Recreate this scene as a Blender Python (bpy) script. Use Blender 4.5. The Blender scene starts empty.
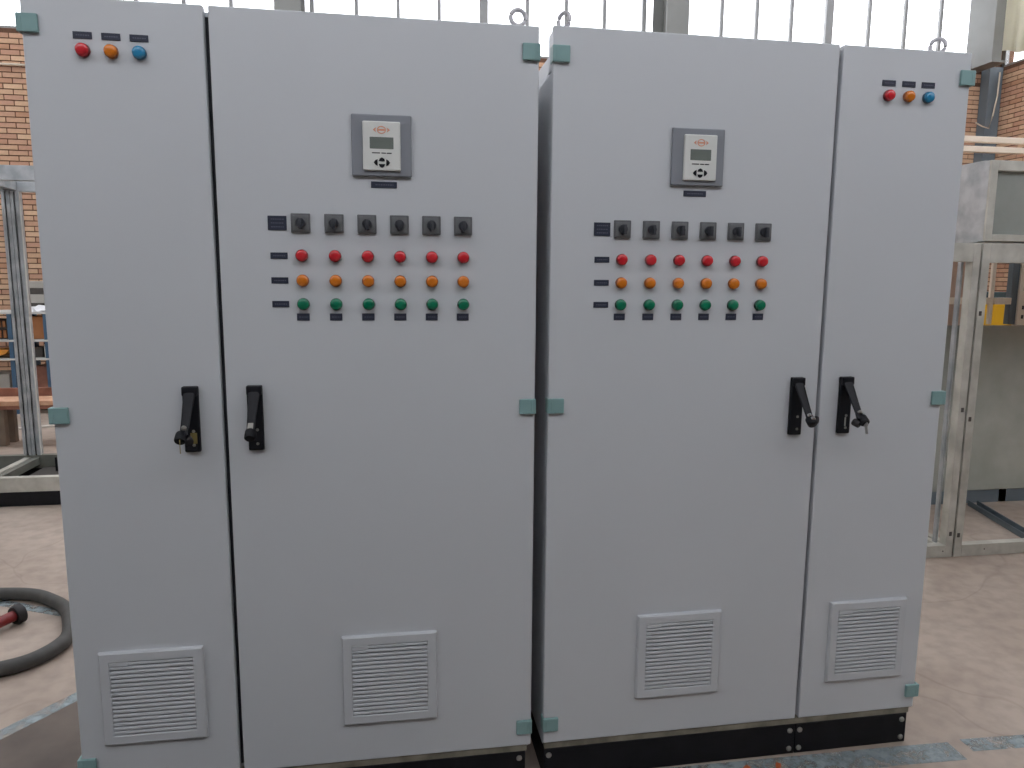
import bpy, bmesh, math, random
from mathutils import Vector, Matrix
random.seed(7)
PI = math.pi
scene = bpy.context.scene
COL = scene.collection

# ------------------------------------------------------------------ camera
CAM_POS = Vector((0.8283, -1.9086, 1.4511))
YAW, PITCH, ROLL, FPX = 0.1598, -0.1416, 0.0078, 729.54
_fw = Vector((math.sin(YAW)*math.cos(PITCH), math.cos(YAW)*math.cos(PITCH), math.sin(PITCH)))
_r0 = Vector((math.cos(YAW), -math.sin(YAW), 0)); _u0 = _r0.cross(_fw)
_R = math.cos(ROLL)*_r0 + math.sin(ROLL)*_u0
_U = -math.sin(ROLL)*_r0 + math.cos(ROLL)*_u0
cam_data = bpy.data.cameras.new('camera')
cam_data.sensor_fit = 'HORIZONTAL'; cam_data.sensor_width = 36.0
cam_data.lens = FPX/1024*36.0; cam_data.clip_start = 0.05; cam_data.clip_end = 200
cam = bpy.data.objects.new('camera', cam_data); COL.objects.link(cam)
M = Matrix.Identity(4)
for i in range(3):
    M[i][0], M[i][1], M[i][2], M[i][3] = _R[i], _U[i], -_fw[i], CAM_POS[i]
cam.matrix_world = M
scene.camera = cam

def pix(p):
    d = Vector(p)-CAM_POS; z = d.dot(_fw)
    if z < 0.1: return (-9999, -9999)
    return (512+FPX*d.dot(_R)/z, 384-FPX*d.dot(_U)/z)

# ------------------------------------------------------------------ world, exposure
world = bpy.data.worlds.new('overcast_sky'); scene.world = world
world.use_nodes = True
bg = world.node_tree.nodes['Background']
bg.inputs['Color'].default_value = (0.935, 0.945, 1.0, 1)
bg.inputs['Strength'].default_value = 5.0
vs = scene.view_settings
vs.view_transform = 'Standard'; vs.look = 'None'; vs.gamma = 1.0; vs.use_curve_mapping = False
vs.exposure = -0.16

# ------------------------------------------------------------------ materials
MATS = {}
def mat(name, col, rough=0.5, metal=0.0, var=0.0, scale=6.0, bump=0.0, bscale=60.0, coat=0.0, col2=None, detail=4.0, lo=0.35, hi=0.65, trans=0.0, spec=None):
    """Principled material; colour varies between col and col2 (or a darker col) with a noise texture."""
    if name in MATS: return MATS[name]
    m = bpy.data.materials.new(name); m.use_nodes = True
    nt = m.node_tree; N = nt.nodes; L = nt.links
    b = N['Principled BSDF']
    b.inputs['Roughness'].default_value = rough; b.inputs['Metallic'].default_value = metal
    b.inputs['Coat Weight'].default_value = coat
    if trans: b.inputs['Transmission Weight'].default_value = trans
    if spec is not None: b.inputs['Specular IOR Level'].default_value = spec
    tc = N.new('ShaderNodeTexCoord')
    no = N.new('ShaderNodeTexNoise'); no.inputs['Scale'].default_value = scale; no.inputs['Detail'].default_value = detail
    L.new(tc.outputs['Object'], no.inputs['Vector'])
    rp = N.new('ShaderNodeValToRGB')
    if col2 is None: col2 = tuple(c*(1-var) for c in col)
    rp.color_ramp.elements[0].position = lo; rp.color_ramp.elements[1].position = hi
    rp.color_ramp.elements[0].color = (*col2, 1); rp.color_ramp.elements[1].color = (*col, 1)
    L.new(no.outputs['Fac'], rp.inputs['Fac']); L.new(rp.outputs['Color'], b.inputs['Base Color'])
    if bump > 0:
        n2 = N.new('ShaderNodeTexNoise'); n2.inputs['Scale'].default_value = bscale; n2.inputs['Detail'].default_value = 3
        L.new(tc.outputs['Object'], n2.inputs['Vector'])
        bp = N.new('ShaderNodeBump'); bp.inputs['Strength'].default_value = bump; bp.inputs['Distance'].default_value = 0.002
        L.new(n2.outputs['Fac'], bp.inputs['Height']); L.new(bp.outputs['Normal'], b.inputs['Normal'])
    MATS[name] = m
    return m

def s(r, g, b):
    """sRGB 0-255 to linear"""
    f = lambda c: (c/255/12.92 if c/255 <= 0.04045 else ((c/255+0.055)/1.055)**2.4)
    return (f(r), f(g), f(b))

m_paint = mat('powder_coat_grey', s(204, 208, 212), 0.42, var=0.02, scale=2, bump=0.05, bscale=700)
m_base = mat('dusty_base_grey', s(150, 145, 130), 0.6, col2=s(110, 105, 92), scale=14)
m_black = mat('black_plinth_paint', s(26, 26, 30), 0.6, var=0.3, scale=20, spec=0.25)
m_gasket = mat('black_rubber_gasket', s(58, 61, 66), 0.8, var=0.2, scale=20)
m_hblack = mat('black_plastic', s(20, 22, 28), 0.5, var=0.15, scale=40, spec=0.3)
m_teal = mat('teal_plastic', s(134, 168, 167), 0.4, var=0.06, scale=30)
m_steel = mat('zinc_steel', s(185, 185, 180), 0.35, 0.9, var=0.15, scale=40)
m_chrome = mat('chrome', s(215, 215, 215), 0.15, 1.0, var=0.05, scale=40)
m_brass = mat('brass', s(150, 138, 88), 0.4, 0.5, var=0.15, scale=60)
m_tag = mat('engraved_tag_blue_black', s(45, 50, 68), 0.5, var=0.12, scale=60)
m_tagtext = mat('tag_engraving', s(92, 97, 112), 0.6, var=0.1, scale=60)
m_grille = mat('grille_plastic', s(200, 204, 208), 0.5, var=0.03, scale=10)
m_gback = mat('filter_mat_dark', s(44, 44, 46), 0.9, var=0.3, scale=90)
m_swknob = mat('switch_knob_charcoal', s(58, 61, 68), 0.5, var=0.15, scale=60)
m_swplate = mat('switch_plate_grey', s(106, 108, 110), 0.45, var=0.12, scale=60)
m_swface = mat('switch_face_silver', s(124, 126, 128), 0.35, 0.2, var=0.1, scale=60)
m_meter = mat('controller_bezel_grey', s(136, 140, 147), 0.45, var=0.04, scale=10)
m_mface = mat('controller_face_white', s(222, 224, 220), 0.4, var=0.03, scale=10)
m_lcd = mat('lcd_glass', s(120, 128, 122), 0.12, var=0.12, scale=15)
m_orange_ink = mat('orange_ink', s(222, 158, 128), 0.5, var=0.05)
m_galv = mat('galvanised_steel', s(196, 200, 202), 0.42, 0.5, col2=s(162, 168, 172), scale=12, bump=0.08, bscale=40, detail=8)
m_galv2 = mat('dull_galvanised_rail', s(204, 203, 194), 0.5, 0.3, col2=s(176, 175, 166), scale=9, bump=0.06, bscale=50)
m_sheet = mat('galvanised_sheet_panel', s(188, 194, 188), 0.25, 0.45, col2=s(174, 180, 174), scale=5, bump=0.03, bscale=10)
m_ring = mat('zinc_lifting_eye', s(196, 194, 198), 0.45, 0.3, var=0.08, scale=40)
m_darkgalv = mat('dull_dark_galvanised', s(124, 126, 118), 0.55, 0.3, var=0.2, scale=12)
m_column = mat('grey_steel_paint', s(124, 126, 123), 0.55, var=0.1, scale=4)
m_columnblue = mat('blue_grey_steel_paint', s(104, 116, 124), 0.55, var=0.12, scale=5)
m_cream = mat('cream_and_sunlit_steel', s(248, 236, 218), 0.5, var=0.06, scale=8)  # gantry's own cream; on the cubicle rear frame, sunlight put into the colour
m_hose = mat('dark_rubber_hose', s(72, 72, 70), 0.6, var=0.25, scale=20, bump=0.1, bscale=80)
m_redtube = mat('red_rubber', s(130, 30, 32), 0.4, var=0.25, scale=20)
m_rubcap = mat('black_rubber', s(38, 36, 38), 0.55, var=0.2, scale=40)
m_wood = mat('bench_wood', s(205, 165, 135), 0.6, col2=s(180, 135, 105), scale=9)
m_darkwood = mat('dark_red_wood', s(152, 104, 84), 0.6, col2=s(124, 80, 64), scale=9)
m_card = mat('cardboard', s(175, 118, 75), 0.8, var=0.12, scale=8)
m_bluesteel = mat('blue_steel_paint', s(66, 98, 126), 0.45, var=0.15, scale=8)
m_shelfwhite = mat('pale_shelf', s(205, 208, 205), 0.5, var=0.08, scale=8)
m_crate = mat('dark_brown_crate', s(62, 52, 46), 0.6, var=0.2, scale=10)
m_orange = mat('orange_plastic', s(220, 150, 60), 0.45, var=0.06, scale=8)
m_greybox = mat('grey_box', s(168, 165, 158), 0.55, var=0.08, scale=8)
m_darkbox = mat('charcoal_box', s(70, 66, 62), 0.6, var=0.15, scale=8)
m_plasticwrap = mat('white_plastic_wrap', s(230, 232, 235), 0.35, var=0.05, scale=20)
m_yellow = mat('yellow_paint', s(214, 168, 34), 0.45, var=0.06, scale=5)
m_tealdark = mat('dark_teal_lid', s(58, 78, 82), 0.5, var=0.1, scale=5)
m_redmetal = mat('red_paint', s(170, 60, 40), 0.5, var=0.1, scale=5)
m_beige = mat('beige_board', s(205, 178, 160), 0.7, var=0.06, scale=4)
m_tarp = mat('beige_tarpaulin', s(226, 222, 205), 0.7, var=0.08, scale=5)
def _translucent(m, fac):
    nt = m.node_tree; b = nt.nodes['Principled BSDF']; tl = nt.nodes.new('ShaderNodeBsdfTranslucent'); mx = nt.nodes.new('ShaderNodeMixShader')
    tl.inputs['Color'].default_value = (0.8, 0.78, 0.68, 1); mx.inputs['Fac'].default_value = fac
    nt.links.new(b.outputs[0], mx.inputs[1]); nt.links.new(tl.outputs[0], mx.inputs[2]); nt.links.new(mx.outputs[0], nt.nodes['Material Output'].inputs['Surface'])
_translucent(m_tarp, 0.35)
m_plaster = mat('pale_plaster', s(196, 190, 178), 0.85, var=0.08, scale=2, bump=0.1, bscale=20)
m_roof = mat('roof_sheet', s(150, 152, 152), 0.7, var=0.08, scale=3)
m_frame = mat('window_steel', s(140, 142, 142), 0.5, var=0.1, scale=10)
m_mortar = mat('mortar_brown', s(100, 70, 52), 0.9, var=0.25, scale=30)
m_conduit = mat('cream_conduit', s(206, 196, 178), 0.5, var=0.08, scale=20)
m_wirewhite = mat('white_trunking', s(225, 222, 214), 0.5, var=0.05, scale=10)

def lens_mat(name, col):
    return mat(name, col, 0.22, var=0.12, scale=90, coat=0.4)
m_red = lens_mat('red_lens', s(214, 44, 54)); m_oran = lens_mat('orange_lens', s(226, 128, 32))
m_green = lens_mat('green_lens', s(8, 124, 88)); m_blue = lens_mat('blue_lens', s(44, 140, 186))
RIM = {}
for k_, c_ in (('red', s(120, 30, 38)), ('orange', s(150, 82, 28)), ('green', s(4, 78, 58)), ('blue', s(28, 84, 112))):
    RIM[k_] = mat(k_+'_lamp_bezel', c_, 0.4, var=0.1, scale=60)

def brick_mat():
    m = bpy.data.materials.new('tan_brick'); m.use_nodes = True
    nt = m.node_tree; N = nt.nodes; L = nt.links; b = N['Principled BSDF']
    b.inputs['Roughness'].default_value = 0.85
    ge = N.new('ShaderNodeNewGeometry'); oi = N.new('ShaderNodeObjectInfo')
    ad = N.new('ShaderNodeMath'); ad.operation = 'ADD'
    L.new(ge.outputs['Random Per Island'], ad.inputs[0]); L.new(oi.outputs['Random'], ad.inputs[1])
    fr = N.new('ShaderNodeMath'); fr.operation = 'FRACT'; L.new(ad.outputs[0], fr.inputs[0])
    rp = N.new('ShaderNodeValToRGB'); e = rp.color_ramp.elements
    e[0].position = 0; e[0].color = (*s(188, 144, 114), 1); e[1].position = 1; e[1].color = (*s(218, 184, 152), 1)
    x = e.new(0.5); x.color = (*s(204, 166, 136), 1); x = e.new(0.2); x.color = (*s(196, 154, 130), 1)
    L.new(fr.outputs[0], rp.inputs['Fac'])
    tc = N.new('ShaderNodeTexCoord'); no = N.new('ShaderNodeTexNoise'); no.inputs['Scale'].default_value = 30
    L.new(tc.outputs['Object'], no.inputs['Vector'])
    mx = N.new('ShaderNodeMixRGB'); mx.blend_type = 'MULTIPLY'; mx.inputs['Fac'].default_value = 0.25
    L.new(rp.outputs['Color'], mx.inputs['Color1']); L.new(no.outputs['Fac'], mx.inputs['Color2'])
    L.new(mx.outputs['Color'], b.inputs['Base Color'])
    return m
m_brick = brick_mat()

def glass_mat():
    m = bpy.data.materials.new('window_glass'); m.use_nodes = True
    nt = m.node_tree; N = nt.nodes; L = nt.links
    N.remove(N['Principled BSDF'])
    tr = N.new('ShaderNodeBsdfTransparent'); tr.inputs['Color'].default_value = (0.95, 0.95, 0.95, 1)
    gl = N.new('ShaderNodeBsdfGlossy'); gl.inputs['Roughness'].default_value = 0.03
    mx = N.new('ShaderNodeMixShader'); mx.inputs['Fac'].default_value = 0.06
    L.new(tr.outputs[0], mx.inputs[1]); L.new(gl.outputs[0], mx.inputs[2])
    L.new(mx.outputs[0], N['Material Output'].inputs['Surface'])
    return m
m_glass = glass_mat()

def floor_mat():
    m = bpy.data.materials.new('worn_concrete_floor'); m.use_nodes = True
    nt = m.node_tree; N = nt.nodes; L = nt.links; b = N['Principled BSDF']
    b.inputs['Roughness'].default_value = 0.55
    tc = N.new('ShaderNodeTexCoord')
    n1 = N.new('ShaderNodeTexNoise'); n1.inputs['Scale'].default_value = 1.1; n1.inputs['Detail'].default_value = 8; n1.inputs['Distortion'].default_value = 0.6
    n2 = N.new('ShaderNodeTexNoise'); n2.inputs['Scale'].default_value = 14; n2.inputs['Detail'].default_value = 6
    L.new(tc.outputs['Object'], n1.inputs['Vector']); L.new(tc.outputs['Object'], n2.inputs['Vector'])
    r1 = N.new('ShaderNodeValToRGB'); e = r1.color_ramp.elements
    e[0].position = 0.3; e[0].color = (*s(158, 142, 129), 1); e[1].position = 0.7; e[1].color = (*s(186, 172, 159), 1)
    L.new(n1.outputs['Fac'], r1.inputs['Fac'])
    r2 = N.new('ShaderNodeValToRGB'); e = r2.color_ramp.elements
    e[0].position = 0.3; e[0].color = (0.80, 0.80, 0.80, 1); e[1].position = 0.6; e[1].color = (1, 1, 1, 1)
    L.new(n2.outputs['Fac'], r2.inputs['Fac'])
    mx = N.new('ShaderNodeMixRGB'); mx.blend_type = 'MULTIPLY'; mx.inputs['Fac'].default_value = 1
    L.new(r1.outputs['Color'], mx.inputs['Color1']); L.new(r2.outputs['Color'], mx.inputs['Color2'])
    # hairline cracks
    vo = N.new('ShaderNodeTexVoronoi'); vo.feature = 'DISTANCE_TO_EDGE'; vo.inputs['Scale'].default_value = 0.45
    nd = N.new('ShaderNodeTexNoise'); nd.inputs['Scale'].default_value = 1.2
    L.new(tc.outputs['Object'], nd.inputs['Vector'])
    va = N.new('ShaderNodeVectorMath'); va.operation = 'ADD'
    L.new(tc.outputs['Object'], va.inputs[0]); L.new(nd.outputs['Color'], va.inputs[1]); L.new(va.outputs[0], vo.inputs['Vector'])
    rc = N.new('ShaderNodeValToRGB'); e = rc.color_ramp.elements
    e[0].position = 0.0; e[0].color = (0.86, 0.85, 0.84, 1); e[1].position = 0.003; e[1].color = (1, 1, 1, 1)
    L.new(vo.outputs['Distance'], rc.inputs['Fac'])
    m2 = N.new('ShaderNodeMixRGB'); m2.blend_type = 'MULTIPLY'; m2.inputs['Fac'].default_value = 1
    L.new(mx.outputs['Color'], m2.inputs['Color1']); L.new(rc.outputs['Color'], m2.inputs['Color2'])
    L.new(m2.outputs['Color'], b.inputs['Base Color'])
    bp = N.new('ShaderNodeBump'); bp.inputs['Strength'].default_value = 0.15; bp.inputs['Distance'].default_value = 0.01
    L.new(n2.outputs['Fac'], bp.inputs['Height']); L.new(bp.outputs['Normal'], b.inputs['Normal'])
    return m
m_floor = floor_mat()

def worn_paint():
    m = bpy.data.materials.new('worn_blue_floor_paint'); m.use_nodes = True
    nt = m.node_tree; N = nt.nodes; L = nt.links; b = N['Principled BSDF']
    b.inputs['Roughness'].default_value = 0.5
    b.inputs['Base Color'].default_value = (*s(160, 174, 178), 1)
    tc = N.new('ShaderNodeTexCoord'); no = N.new('ShaderNodeTexNoise'); no.inputs['Scale'].default_value = 16; no.inputs['Detail'].default_value = 9; no.inputs['Roughness'].default_value = 0.7
    L.new(tc.outputs['Object'], no.inputs['Vector'])
    rp = N.new('ShaderNodeValToRGB'); rp.color_ramp.elements[0].position = 0.40; rp.color_ramp.elements[1].position = 0.66; rp.color_ramp.elements[0].color = (0.28, 0.28, 0.28, 1); rp.color_ramp.elements[1].color = (0.95, 0.95, 0.95, 1)
    L.new(no.outputs['Fac'], rp.inputs['Fac'])
    tr = N.new('ShaderNodeBsdfTransparent'); mx = N.new('ShaderNodeMixShader')
    L.new(rp.outputs['Color'], mx.inputs['Fac']); L.new(b.outputs[0], mx.inputs[1]); L.new(tr.outputs[0], mx.inputs[2])
    L.new(mx.outputs[0], N['Material Output'].inputs['Surface'])
    return m
m_bluepaint = worn_paint()

# ------------------------------------------------------------------ mesh helpers
class MB:
    def __init__(self): self.bm = bmesh.new()
    def box(self, x0, x1, y0, y1, z0, z1, bev=0.0, seg=2, rot=None):
        r = bmesh.ops.create_cube(self.bm, size=1.0); v = r['verts']
        c = Vector(((x0+x1)/2, (y0+y1)/2, (z0+z1)/2)); d = (x1-x0, y1-y0, z1-z0)
        for p in v: p.co = Vector((p.co.x*d[0], p.co.y*d[1], p.co.z*d[2]))
        if bev > 0:
            ed = list({e for p in v for e in p.link_edges})
            r2 = bmesh.ops.bevel(self.bm, geom=ed, offset=bev, segments=seg, affect='EDGES', profile=0.5)
            v = list({q for f_ in r2['faces'] for q in f_.verts} | {q for q in v if q.is_valid})
        for p in v:
            p.co = (rot @ p.co if rot else p.co) + c
        return self
    def lathe(self, prof, axis='-Y', n=20, at=(0, 0, 0)):
        """profile list of (radius, height) along axis"""
        rings = []
        for r, h in prof:
            ring = []
            if r < 1e-6:
                ring = [self.bm.verts.new(self._ax(0, 0, h, axis, at))]
            else:
                for i in range(n):
                    a = 2*PI*i/n
                    ring.append(self.bm.verts.new(self._ax(r*math.cos(a), r*math.sin(a), h, axis, at)))
            rings.append(ring)
        for a, b in zip(rings, rings[1:]):
            for i in range(n):
                j = (i+1) % n
                va = [a[i % len(a)], a[j % len(a)], b[j % len(b)], b[i % len(b)]]
                u = []
                for q in va:
                    if q not in u: u.append(q)
                if len(u) > 2: self.bm.faces.new(u)
        if len(rings[0]) > 1: self.bm.faces.new(rings[0])
        if len(rings[-1]) > 1: self.bm.faces.new(rings[-1])
        return self
    @staticmethod
    def _ax(a, b, h, axis, at):
        p = {'-Y': (a, -h, b), 'Y': (a, h, b), 'Z': (a, b, h), 'X': (h, a, b)}[axis]
        return Vector(p)+Vector(at)
    def tube(self, pts, r, n=12, closed=False):
        pts = [Vector(p) for p in pts]; rings = []; k = len(pts)
        up = Vector((0, 0, 1))
        for i, p in enumerate(pts):
            a = pts[(i-1) % k] if (closed or i > 0) else p
            b = pts[(i+1) % k] if (closed or i < k-1) else p
            t = (b-a).normalized()
            ref = up if abs(t.dot(up)) < 0.95 else Vector((1, 0, 0))
            x = t.cross(ref).normalized(); y = x.cross(t).normalized()
            rr = r[i] if isinstance(r, (list, tuple)) else r
            rings.append([self.bm.verts.new(p + x*rr*math.cos(2*PI*j/n) + y*rr*math.sin(2*PI*j/n)) for j in range(n)])
        rng = range(k) if closed else range(k-1)
        for i in rng:
            a, b = rings[i], rings[(i+1) % k]
            for j in range(n): self.bm.faces.new([a[j], a[(j+1) % n], b[(j+1) % n], b[j]])
        if not closed:
            self.bm.faces.new(rings[0]); self.bm.faces.new(rings[-1])
        return self
    def prism(self, poly, axis, h0, h1):
        """2D polygon extruded along axis: X -> poly is (y,z); Y -> (x,z); Z -> (x,y)"""
        def P(a, b, h): return {'X': (h, a, b), 'Y': (a, h, b), 'Z': (a, b, h)}[axis]
        lo = [self.bm.verts.new(P(a, b, h0)) for a, b in poly]; hi = [self.bm.verts.new(P(a, b, h1)) for a, b in poly]
        n = len(poly)
        for i in range(n): self.bm.faces.new([lo[i], lo[(i+1) % n], hi[(i+1) % n], hi[i]])
        self.bm.faces.new(lo); self.bm.faces.new(hi)
        return self
    def mesh(self, name, smooth=False, angle=40):
        bmesh.ops.recalc_face_normals(self.bm, faces=self.bm.faces[:])
        me = bpy.data.meshes.new(name)
        if smooth:
            for f_ in self.bm.faces: f_.smooth = True
            for e in self.bm.edges:
                if len(e.link_faces) == 2 and e.calc_face_angle(0) > math.radians(angle): e.smooth = False
        self.bm.to_mesh(me); self.bm.free()
        return me

MESHCOPY = {}
def put(name, me, m, parent=None, loc=(0, 0, 0), rot=(0, 0, 0), label=None, cat=None, kind=None, group=None):
    if m is not None:
        if len(me.materials) == 0: me.materials.append(m)
        elif me.materials[0] != m:
            key = (me.name, m.name)
            if key not in MESHCOPY:
                c = me.copy(); c.materials.clear(); c.materials.append(m); MESHCOPY[key] = c
            me = MESHCOPY[key]
    o = bpy.data.objects.new(name, me); COL.objects.link(o)
    o.location = loc; o.rotation_euler = rot
    if parent is not None: o.parent = parent
    if label: o['label'] = label
    if cat: o['category'] = cat
    if kind: o['kind'] = kind
    if group: o['group'] = group
    return o
def bx(name, dims, m, parent=None, bev=0.0, **kw):
    return put(name, MB().box(*dims, bev=bev).mesh(name), m, parent, **kw)
def thing(name, label, cat, loc=(0, 0, 0), rotz=0, group=None, kind=None):
    o = bpy.data.objects.new(name, None); COL.objects.link(o); o.empty_display_size = 0.1
    o.location = loc; o.rotation_euler = (0, 0, rotz)
    if label: o['label'] = label
    if cat: o['category'] = cat
    if group: o['group'] = group
    if kind: o['kind'] = kind
    return o

# ================================================================== the setting
WY, SX, LX, FY, RZ = 8.1, 9.6, -8.0, -3.3, 7.6      # back wall, right wall, left wall, front wall, roof
SILL, HEAD = 4.37, 6.9
bx('floor', (LX, SX, FY, WY, -0.1, 0.0), m_floor, kind='structure')

flr = bpy.data.objects['floor']
put('dark_floor_patch', MB().prism([(-1.19, -0.62), (0.08, 1.13), (0.30, 1.0), (0.6, 0.5), (1.02, 0.1), (0.98, -0.06), (0.90, -0.35), (0.72, -0.9), (0.55, -1.5), (0.1, -2.4), (-1.9, -2.4)], 'Z', 0.0003, 0.0009).mesh('dark_floor_patch'),
    mat('dark_floor_tone', s(108, 98, 90), 0.7, col2=s(90, 81, 75), scale=5, bump=0.1, bscale=40), flr)  # flat polygon in a darker tone than the floor around it
# back wall: mortar body, brick faces on it
COLX = [-5.30, -0.36, 4.55]
wb = put('wall_back', MB().box(LX-0.3, SX+0.3, WY+0.008, WY+0.3, 0, SILL).box(LX-0.3, SX+0.3, WY, WY+0.3, HEAD, RZ).box(9.36, SX+0.3, WY+0.008, WY+0.3, 4.53, HEAD).box(COLX[2], SX+0.3, WY+0.008, WY+0.3, SILL, 4.53).mesh('wall_back'), m_mortar, kind='structure')
wr = put('wall_right', MB().box(SX+0.008, SX+0.3, FY, WY+0.3, 0, 4.56).box(SX, SX+0.3, FY, WY+0.3, HEAD, RZ).box(SX, SX+0.3, FY, 1.0, 4.56, HEAD).mesh('wall_right'), m_mortar, kind='structure')

BL, BH, BJ = 0.205, 0.052, 0.0125
def brick_mesh(l, axis):
    mb = MB()
    if axis == 'Y': mb.box(0, l, 0, 0.02, 0, BH)
    else: mb.box(0, 0.02, 0, l, 0, BH)
    return mb.mesh('brick')
brick_shared = {}
def brickwork(parent, axis, plane, a0, a1, ztop, roi, z=0.004):
    """running-bond courses; bricks seen in the photo are objects, the rest one mesh"""
    fm = MB(); n_single = 0
    pitch = BL+BJ; course = BH+BJ; row = 0
    while z+BH <= ztop:
        a = a0 - (pitch/2 if row % 2 else 0)
        while a < a1:
            b0, b1 = max(a, a0), min(a+BL, a1)
            if b1-b0 > 0.03:
                c = (b0+b1)/2
                p3 = (c, plane, z+BH/2) if axis == 'Y' else (plane, c, z+BH/2)
                u, v = pix(p3)
                full = abs((b1-b0)-BL) < 1e-4
                if full and n_single < 300 and any(r[0] < u < r[1] and r[2] < v < r[3] for r in roi):
                    key = (axis,)
                    if key not in brick_shared: brick_shared[key] = brick_mesh(BL, axis)
                    jit = random.uniform(-0.002, 0.002)
                    loc = (b0, plane+jit, z) if axis == 'Y' else (plane+jit, b0, z)
                    put('brick', brick_shared[key], m_brick, parent, loc); n_single += 1
                else:
                    j = random.uniform(-0.002, 0.002)
                    if axis == 'Y': V = [(x, y, zz) for y in (plane+j, plane+0.02) for x, zz in ((b0, z), (b1, z), (b1, z+BH), (b0, z+BH))]
                    else: V = [(x, y, zz) for x in (plane+j, plane+0.02) for y, zz in ((b0, z), (b1, z), (b1, z+BH), (b0, z+BH))]
                    q = [fm.bm.verts.new(w) for w in V]
                    fm.bm.faces.new(q[0:4])
                    for i in range(4): fm.bm.faces.new([q[i], q[(i+1) % 4], q[4+(i+1) % 4], q[4+i]])
            a += pitch
        z += course; row += 1
    put('brick_field', fm.mesh('brick_field'), m_brick, parent, kind='stuff')
brickwork(wb, 'Y', WY, LX, SX, SILL, [(-4, 56, 26, 300), (955, 1000, 60, 172), (992, 1030, 255, 300)])
brickwork(wb, 'Y', WY, COLX[2], SX, 4.53, [(955, 1000, 40, 172)], SILL)
brickwork(wb, 'Y', WY, 9.36, SX, HEAD, [], 4.53)
brickwork(wr, 'X', SX, FY, WY, 4.56, [(982, 1034, 52, 175), (990, 1034, 255, 300)])

bx('wall_left', (LX-0.3, LX, FY, WY, 0, RZ), m_plaster, kind='structure')
FW0, FW1 = 4.0, 7.2
put('wall_front', MB().box(LX-0.3, SX+0.3, FY-0.3, FY, 0, FW0).box(LX-0.3, SX+0.3, FY-0.3, FY, FW1, RZ).mesh('wall_front'), mat('unseen_wall_dark_tone', s(95, 95, 95), 0.8, var=0.1, scale=2), kind='structure')  # unseen wall; distance, sill height and dark tone shaped for the door gradient
SK0, SK1 = 3.2, 6.6
put('ceiling', MB().box(LX-0.3, SX+0.3, FY-0.3, SK0, RZ, RZ+0.12).box(LX-0.3, SX+0.3, SK1, WY+0.3, RZ, RZ+0.12).mesh('ceiling'), m_roof, kind='structure')

WIN = [0]
def window(axis, plane, a0, a1, z0, z1, na, nz, fw=0.06, mw=0.022, dep=0.06):
    """steel window lying in the plane; axis Y = plane of constant y, X = constant x, Z = roof light (a along x, z along y)"""
    WIN[0] += 1
    def B(mb, p0, p1, q0, q1, d0, d1):
        if axis == 'Y': mb.box(p0, p1, plane+d0, plane+d1, q0, q1)
        elif axis == 'X': mb.box(plane+d0, plane+d1, p0, p1, q0, q1)
        else: mb.box(p0, p1, q0, q1, plane+d0, plane+d1)
        return mb
    o = MB()
    B(o, a0, a0+fw, z0, z1, 0, dep); B(o, a1-fw, a1, z0, z1, 0, dep)
    B(o, a0+fw, a1-fw, z0, z0+fw, 0, dep); B(o, a0+fw, a1-fw, z1-fw, z1, 0, dep)
    w = put('window_%d' % WIN[0], o.mesh('window_frame'), m_frame, kind='structure')
    ia0, ia1, iz0, iz1 = a0+fw, a1-fw, z0+fw, z1-fw
    pa, pz = (ia1-ia0)/na, (iz1-iz0)/nz
    for i in range(1, na):
        c = ia0+pa*i
        put('mullion', B(MB(), c-mw, c+mw, iz0, iz1, 0.005, dep-0.01).mesh('mullion'), m_frame, w)
    for k in range(1, nz):
        c = iz0+pz*k
        for i in range(na):
            put('transom', B(MB(), ia0+pa*i+mw, ia0+pa*(i+1)-mw, c-mw, c+mw, 0.005, dep-0.01).mesh('transom'), m_frame, w)
    for i in range(na):
        for k in range(nz):
            put('pane', B(MB(), ia0+pa*i+mw*0.5, ia0+pa*(i+1)-mw*0.5, iz0+pz*k+mw*0.5, iz0+pz*(k+1)-mw*0.5, 0.025, 0.029).mesh('pane'), m_glass, w)
    return w
# back clerestory: two lights of four panes between columns
edges = [LX, COLX[0]-0.1, COLX[0]+0.1, COLX[1]-0.16, COLX[1]+0.18, COLX[2]-0.28, COLX[2]+0.24, 9.36]
for k in range(0, 8, 2):
    e0, e1 = edges[k], edges[k+1]; mid = (e0+e1)/2
    zs = 4.53 if k == 6 else SILL
    if k == 6: mid -= 0.1
    window('Y', WY+0.10, e0, mid, zs, HEAD, 4, 2, fw=0.055)
    window('Y', WY+0.10, mid, e1, zs, HEAD, 4, 2, fw=0.055)
window('X', SX+0.10, 1.0, 4.6, 4.56, HEAD, 6, 2)
window('X', SX+0.10, 4.6, 8.1, 4.56, HEAD, 6, 2)
for k in range(4):
    xa = LX+(SX-LX)*k/4; xb = LX+(SX-LX)*(k+1)/4
    window('Y', FY-0.2, xa, xb, FW0, FW1, 4, 3)
    window('Z', RZ+0.02, xa, xb, SK0, SK1, 3, 2)

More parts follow.
